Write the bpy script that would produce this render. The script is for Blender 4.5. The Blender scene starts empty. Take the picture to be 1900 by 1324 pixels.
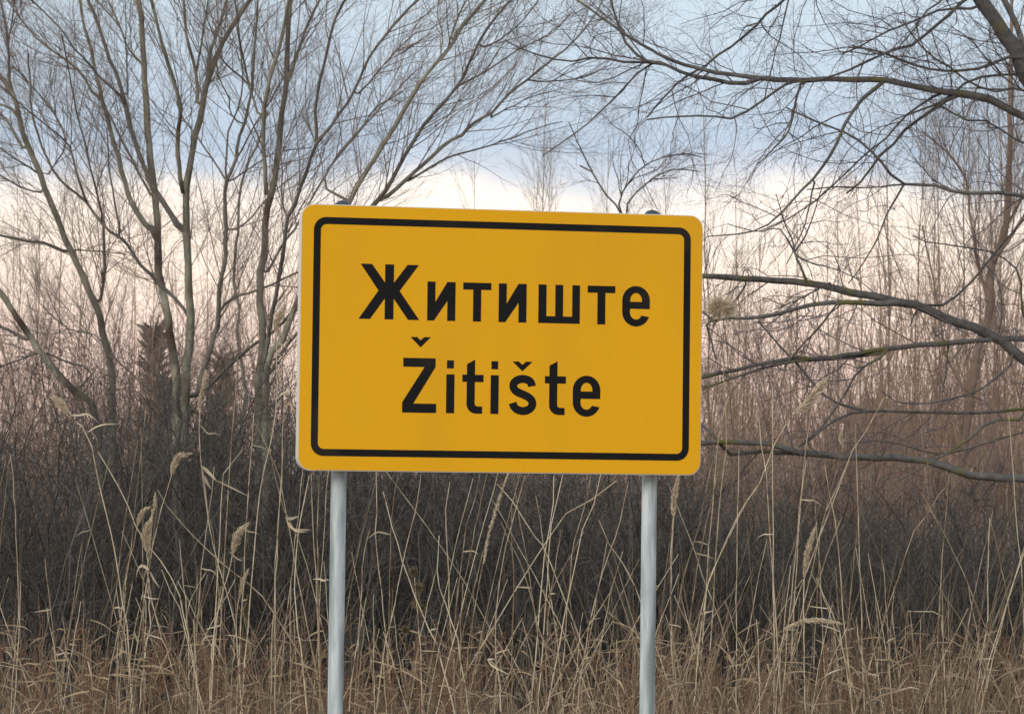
import bpy, math, random
import numpy as np
from mathutils import Matrix, Vector

# ------------------------------------------------------------------ camera, world, sun, exposure
SC = bpy.context.scene
COL = SC.collection
rng = np.random.default_rng(11)
random.seed(5)
F = 5449.0                      # focal length in photo pixels (photo 1900 x 1324)
PITCH, ROLL, CAMZ = 0.04143, 0.01214, 1.6
cp, sp, cr, sr = math.cos(PITCH), math.sin(PITCH), math.cos(ROLL), math.sin(ROLL)
RIGHT = np.array([cr, -sp * sr, cp * sr]); UP = np.array([-sr, -sp * cr, cp * cr]); FWD = np.array([0, cp, sp])
cam = bpy.data.objects.new('camera', bpy.data.cameras.new('camera'))
COL.objects.link(cam)
cam.matrix_world = Matrix(((RIGHT[0], UP[0], -FWD[0], 0), (RIGHT[1], UP[1], -FWD[1], 0),
                           (RIGHT[2], UP[2], -FWD[2], CAMZ), (0, 0, 0, 1)))
cam.data.sensor_width = 36; cam.data.lens = F / 1900 * 36
cam.data.clip_start = 0.1; cam.data.clip_end = 5000
cam.data.dof.use_dof = True; cam.data.dof.focus_distance = 11.0; cam.data.dof.aperture_fstop = 18
SC.camera = cam

SUN_EL, SUN_AZ = 24, 216        # low soft light from behind the camera, a little to the left
world = bpy.data.worlds.new('World'); SC.world = world; world.use_nodes = True
nt = world.node_tree; nt.nodes.clear()
def wn(t, **k):
    n = nt.nodes.new(t)
    for a, b in k.items(): setattr(n, a, b)
    return n
tc = wn('ShaderNodeTexCoord'); sepz = wn('ShaderNodeSeparateXYZ'); nt.links.new(tc.outputs['Generated'], sepz.inputs[0])
mp = wn('ShaderNodeMapping'); mp.inputs['Scale'].default_value = (10, 10, 26); nt.links.new(tc.outputs['Generated'], mp.inputs[0])
nz = wn('ShaderNodeTexNoise'); nz.inputs['Scale'].default_value = 1.0; nz.inputs['Detail'].default_value = 4; nz.inputs['Roughness'].default_value = 0.45
nt.links.new(mp.outputs[0], nz.inputs['Vector'])
m1 = wn('ShaderNodeMath', operation='SUBTRACT'); nt.links.new(nz.outputs['Fac'], m1.inputs[0]); m1.inputs[1].default_value = 0.5
m2 = wn('ShaderNodeMath', operation='MULTIPLY'); nt.links.new(m1.outputs[0], m2.inputs[0]); m2.inputs[1].default_value = 0.045
m3 = wn('ShaderNodeMath', operation='ADD'); nt.links.new(sepz.outputs['Z'], m3.inputs[0]); nt.links.new(m2.outputs[0], m3.inputs[1])
m4 = wn('ShaderNodeMath', operation='MULTIPLY'); nt.links.new(m3.outputs[0], m4.inputs[0]); m4.inputs[1].default_value = 1 / 0.4
ramp = wn('ShaderNodeValToRGB'); nt.links.new(m4.outputs[0], ramp.inputs[0])
els = [(0.00, (.74, .54, .48)), (0.045, (.95, .69, .60)), (0.10, (1.16, .86, .74)), (0.17, (1.32, 1.07, .89)),
       (0.228, (1.28, 1.13, 1.0)), (0.258, (.72, .77, .86)), (0.285, (.57, .68, .82)), (0.33, (.62, .73, .85)),
       (0.40, (.68, .80, .90)), (0.55, (.62, .74, .86)), (1.0, (.68, .78, .88))]
cr_ = ramp.color_ramp
while len(cr_.elements) > 1: cr_.elements.remove(cr_.elements[0])
cr_.elements[0].position = els[0][0]; cr_.elements[0].color = els[0][1] + (1,)
for p, c in els[1:]:
    e = cr_.elements.new(p); e.color = c + (1,)
sky = wn('ShaderNodeTexSky', sky_type='NISHITA', sun_disc=False)
sky.sun_elevation = math.radians(SUN_EL); sky.sun_rotation = math.radians(SUN_AZ)
b1 = wn('ShaderNodeBackground'); nt.links.new(sky.outputs[0], b1.inputs[0]); b1.inputs[1].default_value = 0.08
b2 = wn('ShaderNodeBackground'); nt.links.new(ramp.outputs[0], b2.inputs[0]); b2.inputs[1].default_value = 1.0
mx = wn('ShaderNodeMixShader'); mx.inputs[0].default_value = 0.92
nt.links.new(b1.outputs[0], mx.inputs[1]); nt.links.new(b2.outputs[0], mx.inputs[2])
wo = wn('ShaderNodeOutputWorld'); nt.links.new(mx.outputs[0], wo.inputs[0])

sun = bpy.data.objects.new('sun', bpy.data.lights.new('sun', 'SUN')); COL.objects.link(sun)
sun.data.energy = 1.5; sun.data.angle = math.radians(25); sun.data.color = (1.0, .93, .86)
az, el = math.radians(SUN_AZ), math.radians(SUN_EL)
sdir = Vector((math.sin(az) * math.cos(el), math.cos(az) * math.cos(el), math.sin(el)))
sun.rotation_euler = sdir.to_track_quat('Z', 'Y').to_euler()
vs = SC.view_settings
vs.view_transform = 'Standard'; vs.look = 'None'; vs.gamma = 1; vs.use_curve_mapping = False; vs.exposure = 0.06

# ------------------------------------------------------------------ helpers
def at(px, py, Y):
    d = FWD + (px - 950) / F * RIGHT - (py - 662) / F * UP
    return np.array([0, 0, CAMZ]) + d * (Y / d[1])
OFF = {'a': (0, 0), 'b': (0, 400), 'c': (0, 834), 'd': (600, 0), 'e': (1200, 0), 'f': (1200, 400), 'g': (1200, 834), 'h': (600, 834)}
def T(spec):
    """'a 905,1150 930,1000 | p 344,733' : points read from enlarged crops of the photo -> photo pixels"""
    out = []
    for blk in spec.split('|'):
        tk = blk.split(); k = tk[0]
        for q in tk[1:]:
            x, y = map(float, q.split(','))
            out.append((x, y) if k == 'p' else (OFF[k][0] + x / 2.7014, OFF[k][1] + y / 2.7014))
    return np.array(out)
def tag(o, label=None, cat=None, group=None, kind=None):
    if label: o['label'] = label
    if cat: o['category'] = cat
    if group: o['group'] = group
    if kind: o['kind'] = kind
    return o
def empty(name, loc):
    o = bpy.data.objects.new(name, None); o.location = loc; o.empty_display_size = .1; COL.objects.link(o); return o
def norm(v): return v / np.maximum(np.linalg.norm(v, axis=-1, keepdims=True), 1e-9)

class Acc:
    """collects tubes and ribbons, builds ONE mesh object"""
    def __init__(s): s.v = []; s.f = []; s.t = []; s.n = 0
    def add(s, V, Fc, tint):
        s.v.append(V); s.f.append(Fc + s.n); s.t.append(tint); s.n += len(V)
    def tubes(s, P, R, sides=3, tint=None, lump=0):
        P = np.asarray(P, float); R = np.asarray(R, float)
        if P.ndim == 2: P = P[None]; R = R[None]
        N, K, _ = P.shape
        if N == 0: return
        t = np.gradient(P, axis=1); t = norm(t)
        m = norm(P[:, -1] - P[:, 0]); ref = np.cross(m, np.array([.31, .95, .12])); bad = np.linalg.norm(ref, axis=1) < .2
        ref[bad] = np.cross(m[bad], np.array([1., 0, 0])); ref = norm(ref)[:, None, :]
        u = norm(ref - (ref * t).sum(-1, keepdims=True) * t); v = np.cross(t, u)
        a = np.arange(sides) / sides * 2 * np.pi
        RR = R[:, :, None, None]
        if lump: RR = RR * (1 + lump * rng.standard_normal((N, K, sides, 1)))
        V = P[:, :, None, :] + RR * (np.cos(a)[None, None, :, None] * u[:, :, None, :] + np.sin(a)[None, None, :, None] * v[:, :, None, :])
        idx = np.arange(N * K * sides).reshape(N, K, sides); nx = np.roll(idx, -1, axis=2)
        Fc = np.stack([idx[:, :-1], nx[:, :-1], nx[:, 1:], idx[:, 1:]], -1).reshape(-1, 4)
        if tint is None: tint = rng.random(N)
        s.add(V.reshape(-1, 3), Fc, np.repeat(np.broadcast_to(tint, (N,)), K * sides))
    def ribbons(s, P, Wd, side=None, tint=None, fold=0.25):
        """leaf blades: folded strips (three points across)"""
        P = np.asarray(P, float); Wd = np.asarray(Wd, float)
        if P.ndim == 2: P = P[None]; Wd = Wd[None]
        N, K, _ = P.shape
        if N == 0: return
        t = norm(np.gradient(P, axis=1))
        if side is None:
            side = rng.standard_normal((N, 3)); side[:, 1] *= .5
        side = np.broadcast_to(side, (N, 3))[:, None, :]
        u = norm(side - (side * t).sum(-1, keepdims=True) * t); w = np.cross(t, u)
        o = Wd[:, :, None] * .5
        V = np.stack([P - u * o + w * o * fold, P - w * o * fold, P + u * o + w * o * fold], 2)
        idx = np.arange(N * K * 3).reshape(N, K, 3)
        Fc = np.concatenate([np.stack([idx[:, :-1, j], idx[:, :-1, j + 1], idx[:, 1:, j + 1], idx[:, 1:, j]], -1).reshape(-1, 4) for j in (0, 1)])
        if tint is None: tint = rng.random(N)
        s.add(V.reshape(-1, 3), Fc, np.repeat(np.broadcast_to(tint, (N,)), K * 3))
    def build(s, name, mat, parent=None, smooth=True):
        V = np.concatenate(s.v).astype(np.float32); Fc = np.concatenate(s.f).astype(np.int32); Tn = np.concatenate(s.t).astype(np.float32)
        loc = np.zeros(3)
        if parent is not None: loc = np.array(parent.location)
        V = V - loc.astype(np.float32)
        me = bpy.data.meshes.new(name)
        me.vertices.add(len(V)); me.vertices.foreach_set('co', V.ravel())
        me.loops.add(Fc.size); me.loops.foreach_set('vertex_index', Fc.ravel())
        me.polygons.add(len(Fc)); me.polygons.foreach_set('loop_start', np.arange(0, Fc.size, 4, dtype=np.int32))
        me.polygons.foreach_set('loop_total', np.full(len(Fc), 4, np.int32))
        if smooth: me.polygons.foreach_set('use_smooth', np.ones(len(Fc), bool))
        me.update(calc_edges=True)
        at_ = me.attributes.new('tint', 'FLOAT', 'POINT'); at_.data.foreach_set('value', Tn)
        me.materials.append(mat)
        o = bpy.data.objects.new(name, me); COL.objects.link(o)
        if parent is not None: o.parent = parent
        return o

def mat(name, c1, c2, rough=.85, nscale=20, namt=.35, stretch=(1, 1, 1), bump=0, spec=.3, extra=None, metal=0):
    """colour ramp between c1 and c2 by per-piece tint, mottled by noise; optional third colour patches"""
    m = bpy.data.materials.new(name); m.use_nodes = True; t = m.node_tree; b = t.nodes['Principled BSDF']
    b.inputs['Roughness'].default_value = rough; b.inputs['Specular IOR Level'].default_value = spec; b.inputs['Metallic'].default_value = metal
    at_ = t.nodes.new('ShaderNodeAttribute'); at_.attribute_name = 'tint'
    co = t.nodes.new('ShaderNodeTexCoord'); mp = t.nodes.new('ShaderNodeMapping'); mp.inputs['Scale'].default_value = stretch
    t.links.new(co.outputs['Object'], mp.inputs[0])
    n = t.nodes.new('ShaderNodeTexNoise'); n.inputs['Scale'].default_value = nscale; n.inputs['Detail'].default_value = 5
    t.links.new(mp.outputs[0], n.inputs['Vector'])
    mx = t.nodes.new('ShaderNodeMix'); mx.data_type = 'RGBA'
    mx.inputs['A'].default_value = (*c1, 1); mx.inputs['B'].default_value = (*c2, 1)
    ad = t.nodes.new('ShaderNodeMath'); ad.operation = 'MULTIPLY_ADD'; ad.inputs[1].default_value = namt * 3
    sb = t.nodes.new('ShaderNodeMath'); sb.operation = 'SUBTRACT'; sb.inputs[1].default_value = .5
    t.links.new(n.outputs['Fac'], sb.inputs[0]); t.links.new(sb.outputs[0], ad.inputs[0]); t.links.new(at_.outputs['Fac'], ad.inputs[2]); ad.use_clamp = True
    t.links.new(ad.outputs[0], mx.inputs['Factor'])
    last = mx.outputs['Result']
    if extra:
        col, lo, hi, sc = extra
        n2 = t.nodes.new('ShaderNodeTexNoise'); n2.inputs['Scale'].default_value = sc; n2.inputs['Detail'].default_value = 3
        t.links.new(mp.outputs[0], n2.inputs['Vector'])
        mr = t.nodes.new('ShaderNodeMapRange'); mr.inputs[1].default_value = lo; mr.inputs[2].default_value = hi
        t.links.new(n2.outputs['Fac'], mr.inputs[0])
        m2 = t.nodes.new('ShaderNodeMix'); m2.data_type = 'RGBA'; m2.inputs['B'].default_value = (*col, 1)
        t.links.new(mr.outputs[0], m2.inputs['Factor']); t.links.new(last, m2.inputs['A']); last = m2.outputs['Result']
    t.links.new(last, b.inputs['Base Color'])
    if bump:
        bp = t.nodes.new('ShaderNodeBump'); bp.inputs['Strength'].default_value = bump; bp.inputs['Distance'].default_value = .01
        t.links.new(n.outputs['Fac'], bp.inputs['Height']); t.links.new(bp.outputs[0], b.inputs['Normal'])
    return m
M = dict(
    bark_pale=mat('bark_pale', (.16, .15, .11), (.37, .34, .25), nscale=16, namt=.8, stretch=(1, 1, .45), bump=.8, extra=((.085, .06, .042), .50, .66, 3.5)),
    bark_grey=mat('bark_grey', (.10, .088, .074), (.23, .20, .165), nscale=18, namt=.7, stretch=(1, 1, .5), bump=.8),
    bark_dark=mat('bark_dark', (.070, .063, .058), (.17, .155, .14), nscale=22, namt=.7, bump=.9, extra=((.14, .13, .045), .55, .66, 5)),
    twig=mat('twig', (.15, .11, .09), (.34, .26, .205), nscale=5),
    twig_dark=mat('twig_dark', (.10, .085, .085), (.19, .15, .145), nscale=5),
    thicket=mat('thicket', (.019, .0178, .0165), (.165, .147, .127), nscale=3, namt=.3),
    scrub=mat('scrub', (.22, .135, .095), (.46, .32, .225), nscale=1.5, namt=.4),
    poplar=mat('poplar', (.21, .14, .10), (.38, .28, .205), nscale=3),
    reed=mat('reed', (.24, .165, .095), (.72, .60, .41), nscale=13, namt=.7, extra=((.20, .13, .08), .60, .70, 14)),
    leaf=mat('leaf', (.34, .24, .14), (.68, .57, .40), nscale=12, namt=.4),
    plume=mat('plume', (.46, .36, .235), (.70, .58, .42), nscale=30),
    grass=mat('grass', (.11, .070, .044), (.40, .295, .185), nscale=3, namt=.45),
    herb=mat('herb', (.17, .085, .048), (.34, .20, .12), nscale=6),
    ground=mat('ground', (.085, .062, .042), (.16, .12, .08), nscale=2.5, namt=.6, bump=.5),
    conifer=mat('conifer', (.13, .115, .09), (.20, .175, .14), nscale=3),
)

def smooth_path(p, K):
    """Catmull-Rom through p (n,d), resampled to K points evenly"""
    p = np.asarray(p, float)
    q = np.vstack([2 * p[0] - p[1], p, 2 * p[-1] - p[-2]])
    out = []
    for i in range(1, len(q) - 2):
        for t in np.linspace(0, 1, 8, endpoint=False):
            a, b, c, d = q[i - 1], q[i], q[i + 1], q[i + 2]
            out.append(.5 * ((2 * b) + (-a + c) * t + (2 * a - 5 * b + 4 * c - d) * t * t + (-a + 3 * b - 3 * c + d) * t ** 3))
    out.append(q[-2]); out = np.array(out)
    s = np.r_[0, np.cumsum(np.linalg.norm(np.diff(out[:, :2], axis=0), axis=1))]
    u = np.linspace(0, s[-1], K)
    return np.stack([np.interp(u, s, out[:, j]) for j in range(out.shape[1])], 1)

def grow(P, R, total, t0=.1, t1=1, ang=(.4, .9), ln=(.3, .8), K=5, up=.05, wob=.12, rk=.55, rmax=.006, rmin=.0007, tip=.35, taper_len=.5, wts=None, rlen=None):
    N, KP, _ = P.shape
    L = np.linalg.norm(np.diff(P, axis=1), axis=2).sum(1)
    w = L if wts is None else wts * L
    i = rng.choice(N, total, p=w / w.sum()); t = rng.uniform(t0, t1, total)
    fi = t * (KP - 1); a = np.minimum(fi.astype(int), KP - 2); fr = (fi - a)[:, None]
    p0 = P[i, a] * (1 - fr) + P[i, a + 1] * fr
    d = norm(P[i, a + 1] - P[i, a]); r = R[i, a] * (1 - fr[:, 0]) + R[i, a + 1] * fr[:, 0]
    ax = norm(np.cross(d, rng.standard_normal((total, 3))))
    th = rng.uniform(*ang, total)[:, None]
    d = norm(d * np.cos(th) + ax * np.sin(th))
    l = rng.uniform(*ln, total) * (1 - taper_len * t)
    step = (l / (K - 1))[:, None]
    pts = [p0]
    for k in range(K - 1):
        p0 = p0 + d * step; pts.append(p0)
        d = norm(d + np.array([0, 0, up]) + rng.standard_normal((total, 3)) * wob)
    Pn = np.stack(pts, 1)
    rr = np.clip(np.minimum(r * rk, rmax * (l / ln[1]) ** .7), rmin, None)
    Rn = rr[:, None] * np.linspace(1, tip, K)[None, :]
    return Pn, Rn

# ------------------------------------------------------------------ ground
def ground_z(x, y): return 0.03 * np.sin(x * .7 + 1) * np.sin(y * .4) + .02 * np.sin(x * 2.1 + y * 1.3)
def make_ground():
    xs = np.r_[-2500, -800, -250, -80, -30, np.linspace(-12, 12, 60), 30, 80, 250, 800, 2500]
    ys = np.r_[-600, -100, -20, 0, np.linspace(4, 45, 90), 60, 90, 150, 300, 800, 2500]
    X, Y = np.meshgrid(xs, ys); Z = np.where((abs(X) < 13) & (Y > 3) & (Y < 46), ground_z(X, Y) + .02 * rng.standard_normal(X.shape), 0)
    a = Acc(); n, m_ = X.shape; idx = np.arange(n * m_).reshape(n, m_)
    Fc = np.stack([idx[:-1, :-1], idx[:-1, 1:], idx[1:, 1:], idx[1:, :-1]], -1).reshape(-1, 4)
    a.add(np.stack([X, Y, Z], -1).reshape(-1, 3), Fc, np.full(n * m_, .4))
    o = a.build('ground', M['ground']); tag(o, 'brown earth with dead plant litter under the thicket', kind='structure')
make_ground()

# ------------------------------------------------------------------ the town sign
S_POS = np.array([-.03254, 10.7747, CAMZ + .50466]); YAW = .19837; SW, SH_ = 1.5, .961
def simple_mat(name, col, rough=.4, nscale=40, amt=.06, bump=0, spec=.5, metal=0):
    d = tuple(c * (1 - amt) for c in col); e = tuple(min(1, c * (1 + amt)) for c in col)
    return mat(name, d, e, rough=rough, nscale=nscale, namt=.5, bump=bump, spec=spec, metal=metal)
M['yellow'] = mat('yellow', (.87, .425, .006), (.93, .47, .012), rough=.5, spec=.2, nscale=45, namt=.4, stretch=(1, 1, .35), extra=((.76, .365, .015), .50, .95, 3))
M['cream'] = simple_mat('cream', (.78, .74, .66), .5, 20, .05)
M['black'] = mat('black', (.007, .0062, .006), (.014, .012, .010), rough=.5, spec=.2, nscale=50, namt=.5, extra=((.055, .038, .022), .56, .8, 2.3))
M['galv'] = mat('galv', (.40, .46, .45), (.66, .70, .69), rough=.62, nscale=26, namt=1.2, stretch=(1.6, 1.6, .22), bump=.06, spec=.35, metal=.08, extra=((.26, .31, .29), .48, .66, 11))
M['cap'] = simple_mat('cap', (.035, .045, .055), .45)
sign = empty('town_sign', (S_POS[0], S_POS[1], 0)); sign.rotation_euler = (0, 0, YAW)
tag(sign, 'yellow place-name sign with black border and lettering on two galvanised posts', 'sign')
def rrect(w, h, r, n=8, cx=0, cy=0):
    pts = []
    for qx, qy, a0 in ((1, 1, 0), (-1, 1, 90), (-1, -1, 180), (1, -1, 270)):
        for k in range(n + 1):
            a = math.radians(a0 + 90 * k / n); pts.append((cx + qx * (w / 2 - r) + r * math.cos(a), cy + qy * (h / 2 - r) + r * math.sin(a)))
    return pts
def plate(name, loops, m, y0, y1, parent, z0=None, bevel=0):
    """filled outline with holes in the sign plane, y0 back .. y1 front (local y, front is negative)"""
    cu = bpy.data.curves.new(name, 'CURVE'); cu.dimensions = '2D'; cu.fill_mode = 'BOTH'; cu.extrude = abs(y0 - y1) / 2; cu.resolution_u = 1
    for lp in loops:
        s = cu.splines.new('POLY'); s.points.add(len(lp) - 1); s.use_cyclic_u = True
        for i, (x, y) in enumerate(lp): s.points[i].co = (x, y, 0, 1)
    tmp = bpy.data.objects.new('tmp', cu); COL.objects.link(tmp)
    bpy.context.view_layer.update()
    dg = bpy.context.evaluated_depsgraph_get(); me = bpy.data.meshes.new_from_object(tmp.evaluated_get(dg)); me.name = name
    bpy.data.objects.remove(tmp); bpy.data.curves.remove(cu)
    me.transform(Matrix(((1, 0, 0, 0), (0, 0, -1, (y0 + y1) / 2), (0, 1, 0, S_POS[2]), (0, 0, 0, 1))))
    me.materials.clear(); me.materials.append(m)
    o = bpy.data.objects.new(name, me); COL.objects.link(o); o.parent = parent
    return o
panel = plate('panel', [rrect(SW + .006, SH_ + .006, .048)], M['cream'], .062, 0.0, sign)
bv = panel.modifiers.new('bevel', 'BEVEL'); bv.width = .003; bv.segments = 2; bv.limit_method = 'ANGLE'
plate('face', [rrect(SW, SH_, .046)], M['yellow'], -.0005, -.0022, panel)
plate('border', [rrect(1.413, .867, .046, cy=.0035), rrect(1.362, .816, .022, cy=.0035)], M['black'], -.0024, -.0030, panel)
def arc(cx, cy, rx, ry, a0, a1, n=12):
    return [(cx + rx * math.cos(math.radians(a0 + (a1 - a0) * k / n)), cy + ry * math.sin(math.radians(a0 + (a1 - a0) * k / n))) for k in range(n + 1)]
def rc(x0, x1, y0, y1): return [(x0, y0), (x1, y0), (x1, y1), (x0, y1)]
def g_zhe():
    t, b = .2707, .0700; c = -.4265; s = .0162
    L = lambda x, y: (x, y)
    return [[L(-.5333, t), L(-.4914, t), L(c - s, .2037), L(c - s, t), L(c + s, t), L(c + s, .2037), L(-.3600, t), L(-.3186, t),
             L(-.3885, .1745), L(-.3148, b), L(-.3566, b), L(c + s, .1462), L(c + s, b), L(c - s, b), L(c - s, .1462), L(-.4967, b), L(-.5386, b), L(-.4665, .1745)]]
def g_i(dx):
    t, b = .2119, .0696
    return [[(dx, t), (dx + .0295, t), (dx + .0295, .1375), (dx + .0738, t), (dx + .1042, t), (dx + .1042, b), (dx + .0745, b), (dx + .0745, .1425), (dx + .0250, b), (dx, b)]]
def g_t(x):
    return [[(x, .2118), (x + .1047, .2118), (x + .1047, .186), (x + .0673, .186), (x + .0673, .0694), (x + .0375, .0694), (x + .0375, .186), (x, .186)]]
def g_sha():
    t, b = .2117, .0696
    return [[(.1295, t), (.1595, t), (.1595, .0953), (.1930, .0953), (.1930, t), (.2222, t), (.2222, .0953), (.2570, .0953), (.2570, t), (.2858, t), (.2858, b), (.1295, b)]]
def g_e(x0, x1, y0, y1, yb0, yb1):
    c = (x0 + x1) / 2; r = (x1 - x0) / 2; w = .0300; wh = .0258
    ri = r - w; ry = r * 1.02; riy = ry - wh
    outer = [(x1, yb0), (x1, y1 - ry)] + arc(c, y1 - ry, r, ry, 0, 180, 16)[1:] + arc(c, y0 + ry, r, ry, 180, 341, 16) + \
            arc(c, y0 + ry, ri + .001, riy, 333, 180, 12) + [(c - ri, yb0)]
    hole = [(c - ri, yb1), (c + ri, yb1)] + arc(c, y1 - ry, ri, riy, 0, 180, 12)
    return [outer, hole]
def g_stroke(pts, w, K=40):
    p = smooth_path(np.array(pts), K); t = np.gradient(p, axis=0); t /= np.linalg.norm(t, axis=1)[:, None]; n = np.stack([-t[:, 1], t[:, 0]], 1) * w / 2
    return [[tuple(q) for q in p + n] + [tuple(q) for q in (p - n)[::-1]]]
def g_car(c, top, bot, w=.0375): return [[(c - w, top), (c - w + .0245, top), (c, top - .0120), (c + w - .0245, top), (c + w, top), (c, bot)]]
def g_tl(dx):
    x0, x1 = dx, dx + .0300; b = -.2677
    return [[(x0, -.0872), (x1, -.0700), (x1, -.1255), (dx + .0622, -.1255), (dx + .0622, -.1522), (x1, -.1522), (x1, -.2310)] +
            arc(x1 + .0115, -.2300, .0115, .0115, 180, 270, 6) + [(dx + .0583, -.2415), (dx + .0583, b)] + arc(x0 + .035, b + .035, .035, .035, 270, 180, 8) +
            [(x0, -.1522), (dx - .0167, -.1522), (dx - .0167, -.1255), (x0, -.1255)]]
glyphs = [g_zhe(), g_i(-.2855), g_t(-.1527), g_i(-.0196), g_sha(), g_t(.3150), g_e(.4468, .5518, .0645, .2146, .1300, .1560),
          [[(-.3712, -.0686), (-.2519, -.0686), (-.2519, -.1002), (-.3325, -.2346), (-.2479, -.2346), (-.2479, -.2680), (-.3735, -.2680), (-.3735, -.2305), (-.2925, -.1008), (-.3712, -.1008)]],
          [rc(-.2111, -.1809, -.2677, -.1258)], g_tl(-.1350), [rc(-.0458, -.0160, -.2679, -.1256)],
          g_stroke([(.1085, -.1640), (.1050, -.1500), (.0940, -.1415), (.0745, -.1373), (.0550, -.1415), (.0410, -.1530), (.0392, -.1680), (.0470, -.1810), (.0620, -.1895),
                    (.0800, -.1965), (.0975, -.2055), (.1088, -.2170), (.1110, -.2315), (.1040, -.2450), (.0910, -.2525), (.0740, -.2555), (.0560, -.2510), (.0430, -.2410), (.0369, -.2262)], .0294),
          g_tl(.1740), g_e(.2629, .3668, -.2723, -.1213, -.2065, -.1795)]
for i, g in enumerate(glyphs): plate('letter', g, M['black'], -.0024, -.0030, panel)
for g in (g_car(-.3083, .0082, -.0297), g_car(.0722, -.0740, -.1093)): plate('caron', g, M['black'], -.0024, -.0030, panel)
for g in (rc(-.2094, -.1839, -.1040, -.0744), rc(-.0438, -.0188, -.1041, -.0745)): plate('letter_dot', [g], M['black'], -.0024, -.0030, panel)
def lathe(name, prof, m, parent, lx, ly, seg=24):
    a = Acc(); P = []; Rr = []
    K = len(prof); V = []
    for r, z in prof:
        for k in range(seg):
            t = 2 * math.pi * k / seg; V.append((lx + r * math.cos(t), ly + r * math.sin(t), z))
    idx = np.arange(K * seg).reshape(K, seg); nx = np.roll(idx, -1, 1)
    Fc = np.stack([idx[:-1], nx[:-1], nx[1:], idx[1:]], -1).reshape(-1, 4)
    a.add(np.array(V, float), Fc, np.full(K * seg, .5)); loc = parent.location.copy(); parent.location = (0, 0, 0)
    o = a.build(name, m, parent); parent.location = loc; return o
zt = S_POS[2] + SH_ / 2
POSTX = (-.589, .5815)
for i, px in enumerate(POSTX):
    po = lathe('post', [(.0285, -.4), (.0285, zt - .012)], M['galv'], sign, px, .094)
    sg = empty('tmp', (0, 0, 0)); bpy.data.objects.remove(sg)
    cap = lathe('post_cap', [(.0335, zt - .03), (.0335, zt + .004), (.030, zt + .012), (.018, zt + .024), (.001, zt + .029)], M['cap'], sign, px, .094)
    cap.parent = po
    for zc in (S_POS[2] - .33, S_POS[2] + .33):     # bands that hold the panel on the post
        c = lathe('clamp', [(.0285, zc - .02), (.033, zc - .02), (.033, zc + .02), (.0285, zc + .02)], M['galv'], sign, px, .094); c.parent = po
rail = None
def box_part(name, x0, x1, y0, y1, z0, z1, m, parent):
    me = bpy.data.meshes.new(name); me.from_pydata([(x, y, z) for x in (x0, x1) for y in (y0, y1) for z in (z0, z1)], [],
        [(0, 1, 3, 2), (4, 6, 7, 5), (0, 4, 5, 1), (2, 3, 7, 6), (0, 2, 6, 4), (1, 5, 7, 3)]); me.materials.append(m)
    o = bpy.data.objects.new(name, me); COL.objects.link(o); o.parent = parent
    bv = o.modifiers.new('bevel', 'BEVEL'); bv.width = .003; bv.segments = 2; return o
box_part('stiffener', -.205, -.125, .064, .080, S_POS[2] - .40, zt + .009, M['galv'], sign)

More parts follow.
